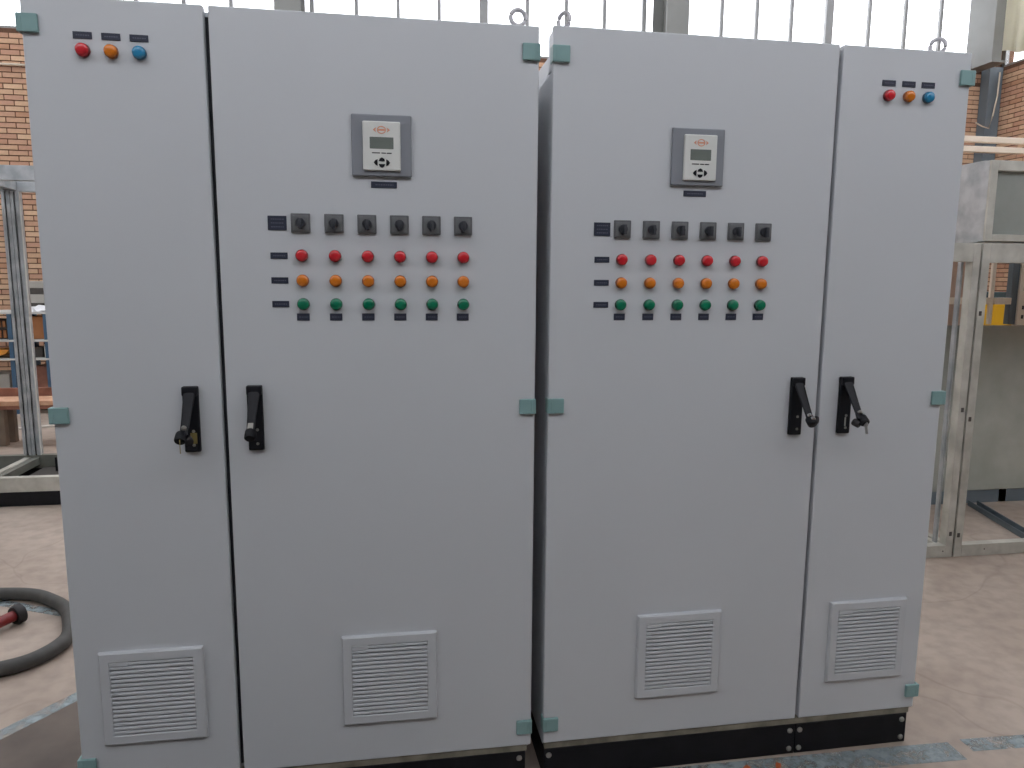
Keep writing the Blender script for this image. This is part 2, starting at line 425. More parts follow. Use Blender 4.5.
# steel columns standing against the back wall
def i_column(x, y0, y1, wd, label):
    t = thing('steel_column', label, 'column', (x, (y0+y1)/2, 0), group='grey columns along the back wall')
    d = (y1-y0)/2; tf = 0.02
    bx('flange', (-wd/2, wd/2, -d, -d+tf, 0, RZ), m_column, t)
    bx('flange', (-wd/2, wd/2, d-tf, d, 0, RZ), m_column, t)
    bx('web', (-0.012, 0.012, -d+tf, d-tf, 0, RZ), m_column, t)
    bx('base_plate', (-wd/2-0.05, wd/2+0.05, -d-0.03, d, 0.0, 0.02), m_column, t)
i_column(-5.30, 7.55, 8.09, 0.30, 'grey steel column furthest left along the brick back wall')
i_column(-0.37, 7.55, 8.09, 0.30, 'grey steel column rising between the windows behind the left cabinet')
i_column(4.47, 7.55, 8.09, 0.30, 'grey steel column rising between the windows behind the right cabinet')
ct = thing('steel_column', 'blue-grey corner column with a deep steel bracket at the right end of the windows', 'column', (9.4, 8.0, 0))
def rel(o, d): return tuple(v-o.location[i//2] for i, v in enumerate(d))
bx('post', rel(ct, (9.37, 9.585, 7.93, 8.09, 0, 4.55)), m_columnblue, ct)
put('bracket', MB().box(*rel(ct, (9.09, 9.24, 7.60, 8.09, 4.53, RZ))).mesh('bracket'), m_column, ct)
bx('stiffener_plate', rel(ct, (9.07, 9.30, 7.57, 8.09, 4.505, 4.53)), m_column, ct)
cd = put('conduit', MB().tube([(9.47, 7.86, 4.46), (9.465, 7.86, 4.14), (9.42, 7.86, 3.85), (9.375, 7.86, 3.68), (9.28, 7.88, 3.71), (9.19, 7.90, 3.76)], 0.010, 8).mesh('conduit', True), m_conduit,
         label='thin cream conduit bent beside the corner column', cat='conduit')
put('conduit', MB().tube([(LX, 8.07, 3.95), (COLX[0]-0.2, 8.07, 3.95), (-2.0, 8.07, 3.95), (-0.6, 8.07, 3.95)], 0.013, 8).mesh('conduit', True), m_conduit,
    label='thin pale conduit running level across the left brickwork', cat='conduit')
# tarpaulin over the right-hand window
mb = MB(); rows = []
for i in range(25):
    t_ = i/24; yy = 7.98-t_*1.5
    xx = 9.50-0.05*math.sin(i*1.3)-0.03*math.sin(i*0.5+1)
    zb_ = 4.70+0.05*math.sin(i*0.7)
    rows.append([(xx, yy, zb_), (xx+0.01*math.sin(i), yy, 5.6), (9.53, yy, 6.95)])
for rr in rows: rr[:] = [[mb.bm.verts.new(p) for p in rr], [mb.bm.verts.new((p[0]+0.004, p[1], p[2])) for p in rr]]
for a, b in zip(rows, rows[1:]):
    for k in range(2):
        mb.bm.faces.new([a[0][k], b[0][k], b[0][k+1], a[0][k+1]]); mb.bm.faces.new([a[1][k], b[1][k], b[1][k+1], a[1][k+1]])
    mb.bm.faces.new([a[0][0], b[0][0], b[1][0], a[1][0]])
put('tarpaulin', mb.mesh('tarpaulin', True, 80), m_tarp, label='pale beige tarpaulin hanging over the window at the top right corner', cat='tarpaulin')

# ================================================================== control cabinets
CX, CYD = 0.8283, 1.9086
H0, H1 = 0.12, 2.084

# shared meshes (face the camera side, -Y)
me_bezel = MB().lathe([(0.0150, 0.0), (0.0155, 0.001), (0.0155, 0.006), (0.0145, 0.0075), (0.0135, 0.008)], n=24).mesh('bezel', True)
me_lens = MB().lathe([(0.0138, 0.006), (0.0138, 0.0135), (0.0125, 0.0155), (0.0080, 0.0170), (0.0, 0.0175)], n=24).mesh('lens', True, 50)
LENS = {}; BEZ = {}
for nm, m in (('red', m_red), ('orange', m_oran), ('green', m_green), ('blue', m_blue)):
    a = me_lens.copy(); a.materials.append(m); LENS[nm] = a
    a = me_bezel.copy(); a.materials.append(RIM[nm]); BEZ[nm] = a
me_swplate = MB().box(-0.0235, 0.0235, -0.006, 0.0, -0.0235, 0.0235, bev=0.002).mesh('switch_plate')
me_swface = MB().box(-0.0185, 0.0185, -0.0075, -0.005, -0.0185, 0.0185, bev=0.0005).mesh('face')
me_swknob = MB().lathe([(0.0120, 0.006), (0.0120, 0.014), (0.0105, 0.016), (0.0, 0.016)], n=20).box(-0.0045, 0.0045, -0.030, -0.012, -0.0150, 0.0110, bev=0.0018).mesh('knob', True)
def tag_mesh(w, h):
    return MB().box(-w/2, w/2, -0.0018, 0.0, -h/2, h/2, bev=0.0004, seg=1).mesh('label_plate')
def text_mesh(w, h, lines):
    mb = MB(); rnd = random.Random(int(w*1e4)+lines)
    for k in range(lines):
        zc = h/2-(k+0.5)*h/lines*0.8-h*0.1
        x = -w*0.33
        while x < w*0.33:
            l = rnd.uniform(0.0025, 0.005)
            mb.box(x, min(x+l, w*0.36), -0.0021, -0.0017, zc-0.0013, zc+0.0013); x += l+0.0015
    return mb.mesh('engraving')
TAGS = {k: (tag_mesh(*k[:2]), text_mesh(*k)) for k in ((0.041, 0.0155, 1), (0.031, 0.018, 1), (0.045, 0.035, 3), (0.064, 0.0155, 1))}
me_bolt = MB().lathe([(0.0085, 0.0), (0.0085, 0.002), (0.0065, 0.005), (0.0, 0.006)], n=14).mesh('bolt', True)
me_screw = MB().lathe([(0.0040, 0.0), (0.0038, 0.0015), (0.0, 0.002)], n=10).mesh('screw', True)

# filter grille
GW = 0.128
def grille_frame():
    mb = MB(); i = 0.102; d = 0.012
    # bevelled picture frame: outer edge, front lip, inner edge
    out = [(-GW, -GW), (GW, -GW), (GW, GW), (-GW, GW)]
    loops = []
    for r, y in ((GW, 0.0), (GW, -0.008), (GW-0.0035, -d), (i+0.002, -d), (i, -d+0.002), (i, -0.001)):
        loops.append([mb.bm.verts.new((sx*r, y, sz*r)) for sx, sz in ((-1, -1), (1, -1), (1, 1), (-1, 1))])
    for a, b in zip(loops, loops[1:]):
        for k in range(4): mb.bm.faces.new([a[k], a[(k+1) % 4], b[(k+1) % 4], b[k]])
    return mb.mesh('grille_frame')
me_gframe = grille_frame()
me_gback = MB().box(-0.102, 0.102, -0.0015, -0.0005, -0.102, 0.102).mesh('filter_mat')
def slat_mesh(w0):
    rot = Matrix.Rotation(math.radians(-38), 3, 'X')
    return MB().box(w0, 0.1015, -0.0068, -0.0052, -0.0056, 0.0056, rot=rot).mesh('slat')
def slat_prism(w0, w1=0.1015):
    # sloping louvre: thin blade falling outwards
    poly = [(-0.0020, 0.0056), (-0.0050, 0.0058), (-0.0110, 0.0026), (-0.0112, -0.0020), (-0.0098, -0.0022), (-0.0094, 0.0014)]
    return MB().prism(poly, 'X', w0, w1).mesh('slat')
me_slat = slat_prism(-0.1015)
me_logo_plate = MB().box(-0.1015, -0.058, -0.0118, -0.0005, -0.0056, 0.0056, bev=0.0008, seg=1).mesh('maker_plate')
me_slat_short = slat_prism(-0.058)

def make_grille(parent, x, z):
    g = put('filter_grille', me_gframe, m_grille, parent, (x, 0, z))
    put('filter_mat', me_gback, m_gback, g)
    n = 17; p = 0.204/n
    for k in range(n):
        zz = 0.102-p*(k+0.5)
        if k == 0:
            put('slat', me_slat_short, m_grille, g, (0, 0, zz)); put('maker_plate', me_logo_plate, m_grille, g, (0, 0, zz))
        else:
            put('slat', me_slat, m_grille, g, (0, 0, zz))
    return g

# controller (144 mm panel instrument)
me_ctrl = MB().box(-0.0735, 0.0735, -0.010, 0.0, -0.074, 0.074, bev=0.003).mesh('controller')
me_cface = MB().box(-0.046, 0.046, -0.0165, -0.008, -0.059, 0.059, bev=0.003).mesh('face_plate')
me_clcd = MB().box(-0.029, 0.029, -0.0172, -0.015, 0.004, 0.032, bev=0.0006, seg=1).mesh('display')
def logo_mesh():
    mb = MB()
    n = 24
    o = [((0.011+0.0*0)*math.cos(2*PI*i/n), 0.0095*math.sin(2*PI*i/n)) for i in range(n)]
    inn = [(0.0085*math.cos(2*PI*i/n), 0.0070*math.sin(2*PI*i/n)) for i in range(n)]
    for i in range(n):
        j = (i+1) % n
        q = [mb.bm.verts.new((p[0], y, p[1])) for y in (-0.0170, -0.0160) for p in (o[i], o[j], inn[j], inn[i])]
        for f_ in ((0, 1, 2, 3), (0, 1, 5, 4), (2, 3, 7, 6)): mb.bm.faces.new([q[k] for k in f_])
    mb.box(-0.008, 0.008, -0.0170, -0.0160, -0.0022, 0.0022)
    for sgn in (-1, 1):
        mb.prism([(sgn*0.013, 0.006), (sgn*0.021, 0.0), (sgn*0.013, -0.006), (sgn*0.0145, 0.0)], 'Y', -0.0170, -0.0160)
    return mb.mesh('emblem')
me_logo = logo_mesh()
def keys_mesh(k):
    mb = MB()
    if k in 'UD':
        g = 1 if k == 'U' else -1
        poly = [(-0.0078, g*0.0035), (-0.0055, g*0.0095), (0, g*0.0125), (0.0055, g*0.0095), (0.0078, g*0.0035)]
    else:
        g = 1 if k == 'R' else -1
        poly = [(g*0.0105, -0.0080), (g*0.0160, -0.0055), (g*0.0200, 0), (g*0.0160, 0.0055), (g*0.0105, 0.0080)]
    return mb.prism(poly, 'Y', -0.0180, -0.0160).mesh('arrow_key')
KEYS = [keys_mesh(k) for k in 'UDLR']
me_ctext = MB().box(-0.024, -0.004, -0.0169, -0.0160, -0.0012, 0.0012).box(-0.001, 0.010, -0.0169, -0.0160, -0.0012, 0.0012).box(0.012, 0.024, -0.0169, -0.0160, -0.0012, 0.0012).mesh('caption')

def make_controller(parent, x, z, ox):
    c = put('controller', me_ctrl, m_meter, parent, (x, 0, z))
    put('face_plate', me_cface, m_mface, c, (ox, 0, -0.002))
    put('display', me_clcd, m_lcd, c, (ox, 0, -0.013))
    put('emblem', me_logo, m_orange_ink, c, (ox, 0, 0.036))
    put('caption', me_ctext, m_hblack, c, (ox, 0, -0.019))
    for k in KEYS: put('arrow_key', k, m_hblack, c, (ox, 0, -0.042))

# swing-lever handle
me_hplate = MB().box(-0.019, 0.019, -0.012, 0.0, -0.0835, 0.0835, bev=0.003).mesh('handle_plate')
me_hhead = MB().box(-0.0185, 0.0185, -0.020, -0.010, 0.060, 0.0835, bev=0.003).mesh('lever_head', True)
LA, LL = math.radians(36.5), 0.1145
def lever_mesh():
    """lever hanging from the pivot at the origin, swung out from the plate"""
    mb = MB(); L_ = LL; ang = LA
    prof = [(0.0, 0.0165, 0.013), (0.25, 0.0150, 0.012), (0.6, 0.0125, 0.011), (0.85, 0.0115, 0.011), (1.0, 0.0125, 0.0125)]
    rings = []
    for t_, hw, th in prof:
        l = t_*L_; c = Vector((0, -math.sin(ang)*l, -math.cos(ang)*l)); nrm = Vector((0, -math.cos(ang), math.sin(ang)))
        ring = []
        for a in range(12):
            w = 2*PI*a/12; cx_, cy_ = math.cos(w), math.sin(w)
            k = 1/max(abs(cx_), abs(cy_))**0.6
            ring.append(mb.bm.verts.new(c+Vector((cx_*hw*k*0.86, 0, 0))+nrm*(cy_*th*k*0.5*0.86)))
        rings.append(ring)
    for a, b in zip(rings, rings[1:]):
        for j in range(12): mb.bm.faces.new([a[j], a[(j+1) % 12], b[(j+1) % 12], b[j]])
    mb.bm.faces.new(rings[0]); mb.bm.faces.new(rings[-1])
    return mb.mesh('lever', True, 50)
me_lever = lever_mesh()
LE = Vector((0, -math.sin(LA)*LL, -math.cos(LA)*LL))   # lever end, from pivot
me_lock = MB().lathe([(0.0125, -0.012), (0.0135, -0.009), (0.0135, 0.010), (0.0115, 0.0125), (0.0, 0.0125)], n=18).mesh('lock_barrel', True)
me_barrel = MB().lathe([(0.0060, 0.0), (0.0060, 0.006), (0.0045, 0.0075), (0.0, 0.008)], n=14).mesh('lock_face', True)
me_key = MB().box(-0.0009, 0.0009, -0.004, 0.004, -0.034, -0.010).lathe([(0.0075, -0.0010), (0.0080, 0.0), (0.0075, 0.0010)], axis='X', n=14, at=(0, 0, -0.007)).mesh('key', True)
me_pad = MB().box(-0.008, 0.008, -0.0135, -0.0115, -0.014, 0.014, bev=0.0006, seg=1).mesh('lock_window')
me_slot = MB().box(-0.0022, 0.0022, -0.0135, -0.0115, -0.013, 0.013, bev=0.0006, seg=1).mesh('slot_insert')
me_sticker = MB().box(-0.0065, 0.0065, -0.0008, 0.0008, -0.008, 0.008).mesh('lever_mark')

def make_handle(parent, x, variant):
    z = 1.0995
    h = put('door_handle', me_hplate, m_hblack, parent, (x, 0, z))
    put('lever_head', me_hhead, m_hblack, h)
    pv = Vector((0, -0.016, 0.066))
    put('lever', me_lever, m_hblack, h, pv)
    e = pv+LE
    for zz in (-0.030, -0.066): put('screw', me_screw, m_steel, h, (0.004, -0.012, zz))
    nrm = Vector((0, -math.cos(LA), math.sin(LA))); dl = LE.normalized()
    def on(d, o=0.006): return pv+dl*(LL-d)+nrm*o
    if variant in ('key_left', 'key_right'):
        sg = -1 if variant == 'key_left' else 1
        put('lock_barrel', me_lock, m_hblack, h, e+Vector((sg*0.006, -0.004, -0.004)), (LA, 0, 0))
        put('lock_cam', MB().lathe([(0.0095, -0.010), (0.0105, -0.008), (0.0105, 0.008), (0.0095, 0.010)], n=14).mesh('lock_cam', True), m_rubcap, h, e+Vector((-sg*0.009, 0.004, -0.013)), (math.radians(20), 0, 0.5))
        put('lock_face', me_barrel, m_steel, h, on(0.020), (LA, 0, 0))
        put('key', me_key, m_brass if variant == 'key_left' else m_steel, h, e+Vector((sg*0.006, -0.014, -0.006)), (math.radians(-12), 0, 0.3))
    elif variant == 'plain':
        put('lock_barrel', me_lock, m_hblack, h, e+Vector((0, 0.0, -0.002)), (LA, 0, 0))
        put('lever_mark', me_sticker, m_greybox, h, on(0.019, 0.0062), (-LA, 0, 0))
    else:
        put('lock_barrel', me_lock, m_hblack, h, e+Vector((0.002, -0.002, -0.004)), (LA, 0, 0))
        put('lock_cam', MB().lathe([(0.0100, -0.010), (0.0110, -0.008), (0.0110, 0.008), (0.0100, 0.010)], n=14).mesh('lock_cam', True), m_rubcap, h, e+Vector((0.018, 0.010, -0.002)), (0, 0, 0.7))
        put('lock_face', me_barrel, m_chrome, h, on(0.014)+Vector((-0.003, 0, 0)), (LA, 0, 0))
        put('lock_face', me_barrel, m_chrome, h, on(0.002, 0.012)+Vector((0.001, 0, 0)), (LA, 0, 0))
    if variant == 'key_left': put('lock_window', me_pad, m_brass, h, (0.004, 0, -0.048))
    if variant == 'key_right': put('slot_insert', me_slot, m_shelfwhite, h, (0.002, 0, -0.048))

# corner hinge cap wrapping the door edge
def hinge_mesh(sg):
    mb = MB()
    mb.box(-0.021*sg if sg > 0 else -0.024, 0.024 if sg > 0 else 0.021, -0.009, 0.0, -0.0205, 0.0205, bev=0.0025)
    x0, x1 = (0.0185, 0.0245) if sg > 0 else (-0.0245, -0.0185)
    mb.box(x0, x1, -0.008, 0.024, -0.0200, 0.0200, bev=0.001, seg=1)
    xc = 0.012*sg
    mb.box(min(xc, xc+0.003*sg), max(xc, xc+0.003*sg), -0.0100, -0.008, -0.014, 0.014, bev=0.0006, seg=1)
    return mb.mesh('hinge')
HINGE = {1: hinge_mesh(1), -1: hinge_mesh(-1)}
def ring_mesh():
    mb = MB(); n, k = 32, 10
    R_, r_ = 0.0195, 0.0056
    mb.tube([(R_*math.cos(2*PI*i/n), 0, R_*math.sin(2*PI*i/n)) for i in range(n)], r_, k, closed=True)
    mb.lathe([(0.0095, -0.056), (0.0095, -0.046), (0.0065, -0.040), (0.0060, -0.020)], axis='Z', n=14)
    return mb.mesh('lifting_eye', True)
me_ring = ring_mesh()

def tag(parent, key, x, z):
    a, b = TAGS[key]
    o = put('label_plate', a, m_tag, parent, (x, 0, z)); put('engraving', b, m_tagtext, o)
def lamp(parent, col, x, z, wx):
    # wx: cabinet x in the room, to allow for the lens standing proud of the door
    xx = x; zz = z
    o = put('indicator_lamp', BEZ[col], None, parent, (xx, 0, zz), label='%s round indicator lamp' % col)
    put('lens', LENS[col], None, o)

W_ = 1.2
def cabinet(ox, rz, label, big_first, P):
    t = thing('control_cabinet', label, 'cabinet', (ox, 0, 0), rz, group='control cabinets')
    W = W_; H1 = P['top']; split = 0.8 if big_first else 0.4; g = 0.0056
    # carcass with inset roof
    bx('carcass', (0.004, W-0.004, 0.026, 0.62, 0.1, 1.985), m_paint, t, bev=0.003)
    bx('front_frame', (0.003, W-0.003, 0.0265, 0.066, 1.986, H1-0.008), m_paint, t)
    bx('roof_cap', (0.030, W-0.030, 0.0665, 0.62, 1.985, 2.068), m_paint, t, bev=0.003)
    bx('base_strip', (0.006, W-0.012, 0.004, 0.03, 0.1, 0.1185), m_base, t, bev=0.001)
    for a, b in ((0.001, split-g), (split+g, W-0.001)):
        bx('door', (a, b, 0.0, 0.0235, H0, H1), m_paint, t, bev=0.0035)
    put('gasket', MB().box(split-0.016, split+0.016, 0.0235, 0.027, H0+0.01, H1-0.02).mesh('gasket'), m_gasket, t)
    # plinth, one length under each door
    for a, b in ((0.006, split-0.001), (split+0.001, W-0.016)):
        pl = put('plinth', MB().box(a, b, 0.004, 0.6, 0.0, 0.0995, bev=0.002, seg=1).mesh('plinth'), m_black, t)
        for xx in (a+0.013, b-0.018):
            for zz in (0.079, 0.019): put('bolt', me_bolt, m_steel, pl, (xx, 0.004, zz))
    for xh, sg in P['hinges']:
        for zz in (2.02, 1.114, 0.180): put('hinge', HINGE[sg], m_teal, t, (xh, 0, zz))
    for xr, ra in P['rings']: put('lifting_eye', me_ring, m_ring, t, (xr, 0.085, 2.129), (0, 0, ra))
    for x, z in P['grilles']: make_grille(t, x, z)
    make_controller(t, P['meter'][0], 1.778, P['meter'][1])
    tag(t, (0.064, 0.0155, 1), P['meter_tag'], 1.6845)
    for i in range(6):
        x = P['x0']+0.0806*i
        sw = put('selector_switch', me_swplate, m_swplate, t, (x, 0, 1.587))
        put('face', me_swface, m_swface, sw); put('knob', me_swknob, m_swknob, sw)
        for c, z in (('red', 1.507), ('orange', 1.4455), ('green', 1.387)): lamp(t, c, x+0.0005, z, ox)
        tag(t, (0.031, 0.018, 1), x-0.001, 1.3545)
    tag(t, (0.045, 0.035, 3), P['tx'], 1.586)
    for z in (1.5065, 1.4455, 1.387): tag(t, (0.041, 0.0155, 1), P['tx']+0.0015, z)
    for c, x in zip(('red', 'orange', 'blue'), P['lamps']):
        lamp(t, c, x, P['lz'], ox); tag(t, (0.041, 0.0155, 1), x, P['lz']+0.0335)
    for x, v in P['handles']: make_handle(t, x, v)
    return t
cabinet(0.0, 0.0, 'light grey two-door control cabinet at left, its narrow door at the left end', False, dict(
    hinges=((0.0175, -1), (W_-0.0235, 1)), top=2.084, rings=[(0.045, 0.2), (1.158, 0.05)], grilles=[(0.191, 0.365), (0.802, 0.364)], meter=(0.803, 0.0), meter_tag=0.807,
    x0=0.602, tx=0.5455, lamps=(0.129, 0.190, 0.251), lz=1.967, handles=[(0.3225, 'key_left'), (0.476, 'plain')]))
cabinet(1.2346, 0.0076, 'light grey two-door control cabinet at right, its narrow door at the right end', True, dict(
    hinges=((0.0225, -1), (W_-0.0155, 1)), top=2.089, rings=[(0.047, -0.95), (1.155, -0.66)], grilles=[(0.402, 0.367), (1.011, 0.365)], meter=(0.397, 0.004), meter_tag=0.395,
    x0=0.195, tx=0.140, lamps=(0.947, 1.008, 1.068), lz=1.962, handles=[(0.726, 'chrome'), (0.879, 'key_right')]))

# ================================================================== left: open galvanised frame
def channel_z(wd, dp, th, lip):
    """C-channel section in x,y opening towards -y"""
    h = wd/2
    return [(-h, 0), (-h+lip, 0), (-h+lip, th), (-h+th, th), (-h+th, dp-th), (h-th, dp-th), (h-th, th), (h-lip, th), (h-lip, 0), (h, 0), (h, dp), (-h, dp)]
fr = thing('enclosure_frame', 'open galvanised enclosure frame on a black plinth behind the left cabinet', 'frame', (-1.4, 3.3, 0))
def fp(name, dims, m, bev=0.002): return bx(name, rel(fr, dims), m, fr, bev=bev)
FX = [-2.55, -1.74, -0.93]
YB, YR = 3.02, 3.70
fp('plinth', (-2.6, -0.88, YB, YB+0.06, 0.0, 0.092), m_black); fp('plinth', (-2.6, -0.88, YR-0.06, YR, 0.0, 0.092), m_black)
fp('plinth', (-2.6, -2.54, YB+0.06, YR-0.06, 0.0, 0.092), m_black); fp('plinth', (-0.94, -0.88, YB+0.06, YR-0.06, 0.0, 0.092), m_black)
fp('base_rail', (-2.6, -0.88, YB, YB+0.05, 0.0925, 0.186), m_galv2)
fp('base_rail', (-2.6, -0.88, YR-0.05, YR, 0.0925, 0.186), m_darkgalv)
fp('base_plate', (-1.66, -1.0, YB+0.052, YR-0.052, 0.098, 0.102), m_darkbox)
fp('base_plate', (-2.48, -1.82, YB+0.052, YR-0.052, 0.098, 0.102), m_darkbox)
fp('top_rail', (-2.6, -0.88, YB, YB+0.05, 2.022, 2.110), m_galv)
fp('top_rail', (-2.6, -0.88, YR-0.05, YR, 2.020, 2.095), m_galv)
for x in FX:
    for dx in (-0.028, 0.028):
        for y, flip in ((YB+0.001, 1), (YR-0.052, 1)):
            sec = [(x+dx+a*0.98-fr.location.x, y+b-fr.location.y) for a, b in channel_z(0.054, 0.05, 0.004, 0.0215)]
            put('post', MB().prism(sec, 'Z', 0.186, 2.021).mesh('post'), m_galv, fr)
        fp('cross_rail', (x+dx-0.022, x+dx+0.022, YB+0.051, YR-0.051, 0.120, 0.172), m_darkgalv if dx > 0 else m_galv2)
        fp('cross_rail', (x+dx-0.022, x+dx+0.022, YB+0.051, YR-0.051, 2.03, 2.085), m_galv)
for x in FX: fp('lit_edge_strip', (x+0.0560, x+0.0600, YR-0.0535, YR-0.038, 0.187, 2.019), m_shelfwhite, 0.0)  # pale strip added along each rear post for its bright lit edge
fp('cable_block', (-1.53, -1.46, YR-0.20, YR-0.055, 0.092, 0.20), m_black)

# ---- things behind the frame: shelving, goods, bench
sh = thing('steel_shelving', 'blue steel shelving with pale shelves against the left brick wall', 'shelf', (-3.0, 6.7, 0))
def sp(name, dims, m, bev=0.0): return bx(name, rel(sh, dims), m, sh, bev=bev)
for x in (-4.3, -3.145, -2.80, -1.7):
    for y in (6.45, 6.97): sp('post', (x-0.020, x+0.020, y, y+0.05, 0, 1.059), m_bluesteel)
for z in (0.13, 0.575, 0.77, 1.06): 
    for (a, b) in ((-4.3, -3.0), (-3.0, -1.7)): sp('shelf', (a, b, 6.44, 7.03, z, z+0.02), m_shelfwhite)
def goods(name, dims, m, label, cat, bev=0.006):
    return bx(name, dims, m, None, bev=bev, label=label, cat=cat)
goods('cardboard_box', (-2.96, -2.58, 6.52, 6.9, 0.792, 1.03), m_card, 'brown cardboard box on the blue shelving behind the frame', 'box')
cb = thing('slatted_crate', 'dark brown slatted crate on the blue shelving at the left edge', 'crate', (-3.5, 6.7, 0.792))
bx('core', (-0.33, 0.33, -0.14, 0.2, 0.0, 0.2), m_crate, cb)
for k in range(14): bx('slat', (-0.33+k*0.048, -0.33+k*0.048+0.026, -0.155, -0.14, 0.012, 0.19), m_card if k % 1 == 0 else m_crate, cb)
bx('rim', (-0.34, 0.34, -0.165, -0.155, 0.095, 0.125), m_crate, cb)
# curved orange seat shell hanging under the crate shelf
mb = MB()
poly = [(-0.30+0.6*i/16, -0.085*math.sqrt(max(0, 1-((i-8)/8)**2))) for i in range(17)]
mb.prism(poly, 'Y', -0.15, 0.15)
put('orange_tray', mb.mesh('orange_tray', True), m_orange, loc=(-3.48, 6.62, 0.682), label='orange rounded tray on the blue shelving below the slatted crate', cat='tray')
goods('stacked_case', (-3.19, -2.6, 6.70, 6.9, 1.082, 1.165), m_darkbox, 'charcoal flat case at the foot of the pile on the shelving', 'case')
goods('stacked_case', (-3.19, -2.6, 6.70, 6.9, 1.166, 1.258), m_greybox, 'pale grey flat case in the middle of the pile on the shelving', 'case')
goods('stacked_case', (-3.19, -2.6, 6.70, 6.9, 1.259, 1.325), m_darkbox, 'charcoal flat case under the topmost pale case on the shelving', 'case')
goods('stacked_case', (-3.19, -2.6, 6.70, 6.9, 1.326, 1.40), m_greybox, 'pale grey flat case on top of the pile on the shelving', 'case')
mb = MB(); rnd = random.Random(3)
r = bmesh.ops.create_icosphere(mb.bm, subdivisions=3, radius=1.0)
for v in r['verts']:
    k = 1+rnd.uniform(-0.14, 0.14); v.co = Vector((v.co.x*0.15*k, v.co.y*0.11*k, max(-0.0, v.co.z*0.065*k)))
put('plastic_wrap', mb.mesh('plastic_wrap', True), m_plasticwrap, loc=(-2.86, 6.56, 1.081), label='crumpled white plastic wrap on the top shelf in front of the cases', cat='plastic wrap')
goods('small_box', (-2.86, -2.72, 6.52, 6.7, 0.597, 0.735), m_wirewhite, 'small cream box on the shelf under the brown cardboard box', 'box')
goods('small_box', (-2.99, -2.875, 6.52, 6.7, 0.597, 0.70), m_darkbox, 'small charcoal box beside the cream box on the shelving', 'box')
goods('storage_bin', (-2.99, -2.6, 6.52, 6.9, 0.152, 0.50), m_darkwood, 'dark red-brown storage bin on the bottom shelf', 'bin')
goods('storage_bin', (-3.55, -3.22, 6.52, 6.9, 0.152, 0.42), m_greybox, 'pale grey storage bin on the bottom shelf at left', 'bin')
goods('storage_bin', (-4.1, -3.62, 6.52, 6.9, 0.152, 0.48), m_darkbox, 'charcoal storage bin at the left end of the bottom shelf', 'bin')

bn = thing('wooden_bench', 'low pale wooden bench between the frame and the shelving', 'bench', (-2.4, 4.95, 0))
for k, (y0, y1) in enumerate(((4.78, 4.92), (4.935, 5.07))):
    bx('seat_board', rel(bn, (-3.4, -1.5, y0, y1, 0.36, 0.40)), m_wood, bn, bev=0.004)
bx('back_board', rel(bn, (-3.4, -1.5, 5.09, 5.12, 0.37, 0.47)), m_darkwood, bn, bev=0.003)
bx('apron', rel(bn, (-3.35, -1.55, 4.80, 4.83, 0.325, 0.36)), m_darkwood, bn, bev=0.002)
for x in (-3.25, -2.52, -1.62):
    for y in (4.84, 5.0): bx('leg', rel(bn, (x-0.035, x+0.035, y, y+0.06, 0.0, 0.36)), mat('grey_brown_timber', s(122, 108, 94), 0.7, var=0.2, scale=8), bn, bev=0.003)
put('trunking_strip', MB().box(-0.75, 0.75, -0.02, 0.02, 0, 0.02, bev=0.002, seg=1).mesh('trunking_strip'), m_wirewhite, loc=(-2.35, 5.75, 0.0), rot=(0, 0, 0.45),
    label='white trunking strip lying on the floor behind the bench', cat='trunking')

# ---- hose, red tube, floor markings on the left
hp = [(-1.9, 1.30), (-1.55, 1.50), (-1.2, 1.56), (-0.951, 1.546), (-0.799, 1.515), (-0.678, 1.43), (-0.591, 1.338), (-0.526, 1.211), (-0.479, 1.08), (-0.485, 0.985), (-0.535, 0.895), (-0.618, 0.845), (-0.78, 0.79), (-1.05, 0.76), (-1.45, 0.80), (-1.8, 0.95)]
def spline(p, n=6):
    out = []
    for i in range(len(p)-1):
        a, b, c, d = [Vector((*p[max(0, min(len(p)-1, i+k))], 0.029)) for k in (-1, 0, 1, 2)]
        for j in range(n):
            t_ = j/n
            out.append(0.5*((2*b)+(c-a)*t_+(2*a-5*b+4*c-d)*t_*t_+(3*b-a-3*c+d)*t_**3))
    out.append(Vector((*p[-1], 0.029))); return out
put('flexible_hose', MB().tube(spline(hp), 0.028, 14).mesh('flexible_hose', True), m_hose, label='thick dark rubber hose looped on the floor left of the cabinets', cat='hose')
rt = thing('red_tube', 'red rubber tube with a black end cap lying inside the hose loop', 'tube', (-0.80, 1.25, 0.0))
d_ = Vector((-0.50, -0.86, -0.03)).normalized()
ex = Vector((0.045, 0.04, 0.0425))
put('tube', MB().tube([ex+d_*t_ for t_ in (0.0, 0.1, 0.2, 0.3, 0.4)], 0.023, 14).mesh('tube', True), m_redtube, rt)
put('end_cap', MB().tube([ex-d_*0.012, ex-d_*0.010, ex+d_*0.012, ex+d_*0.022], [0.036, 0.0415, 0.0415, 0.036], 20).mesh('end_cap', True), m_rubcap, rt)
put('collar', MB().tube([ex+d_*0.30, ex+d_*0.36], 0.027, 16).mesh('collar', True), m_rubcap, rt)

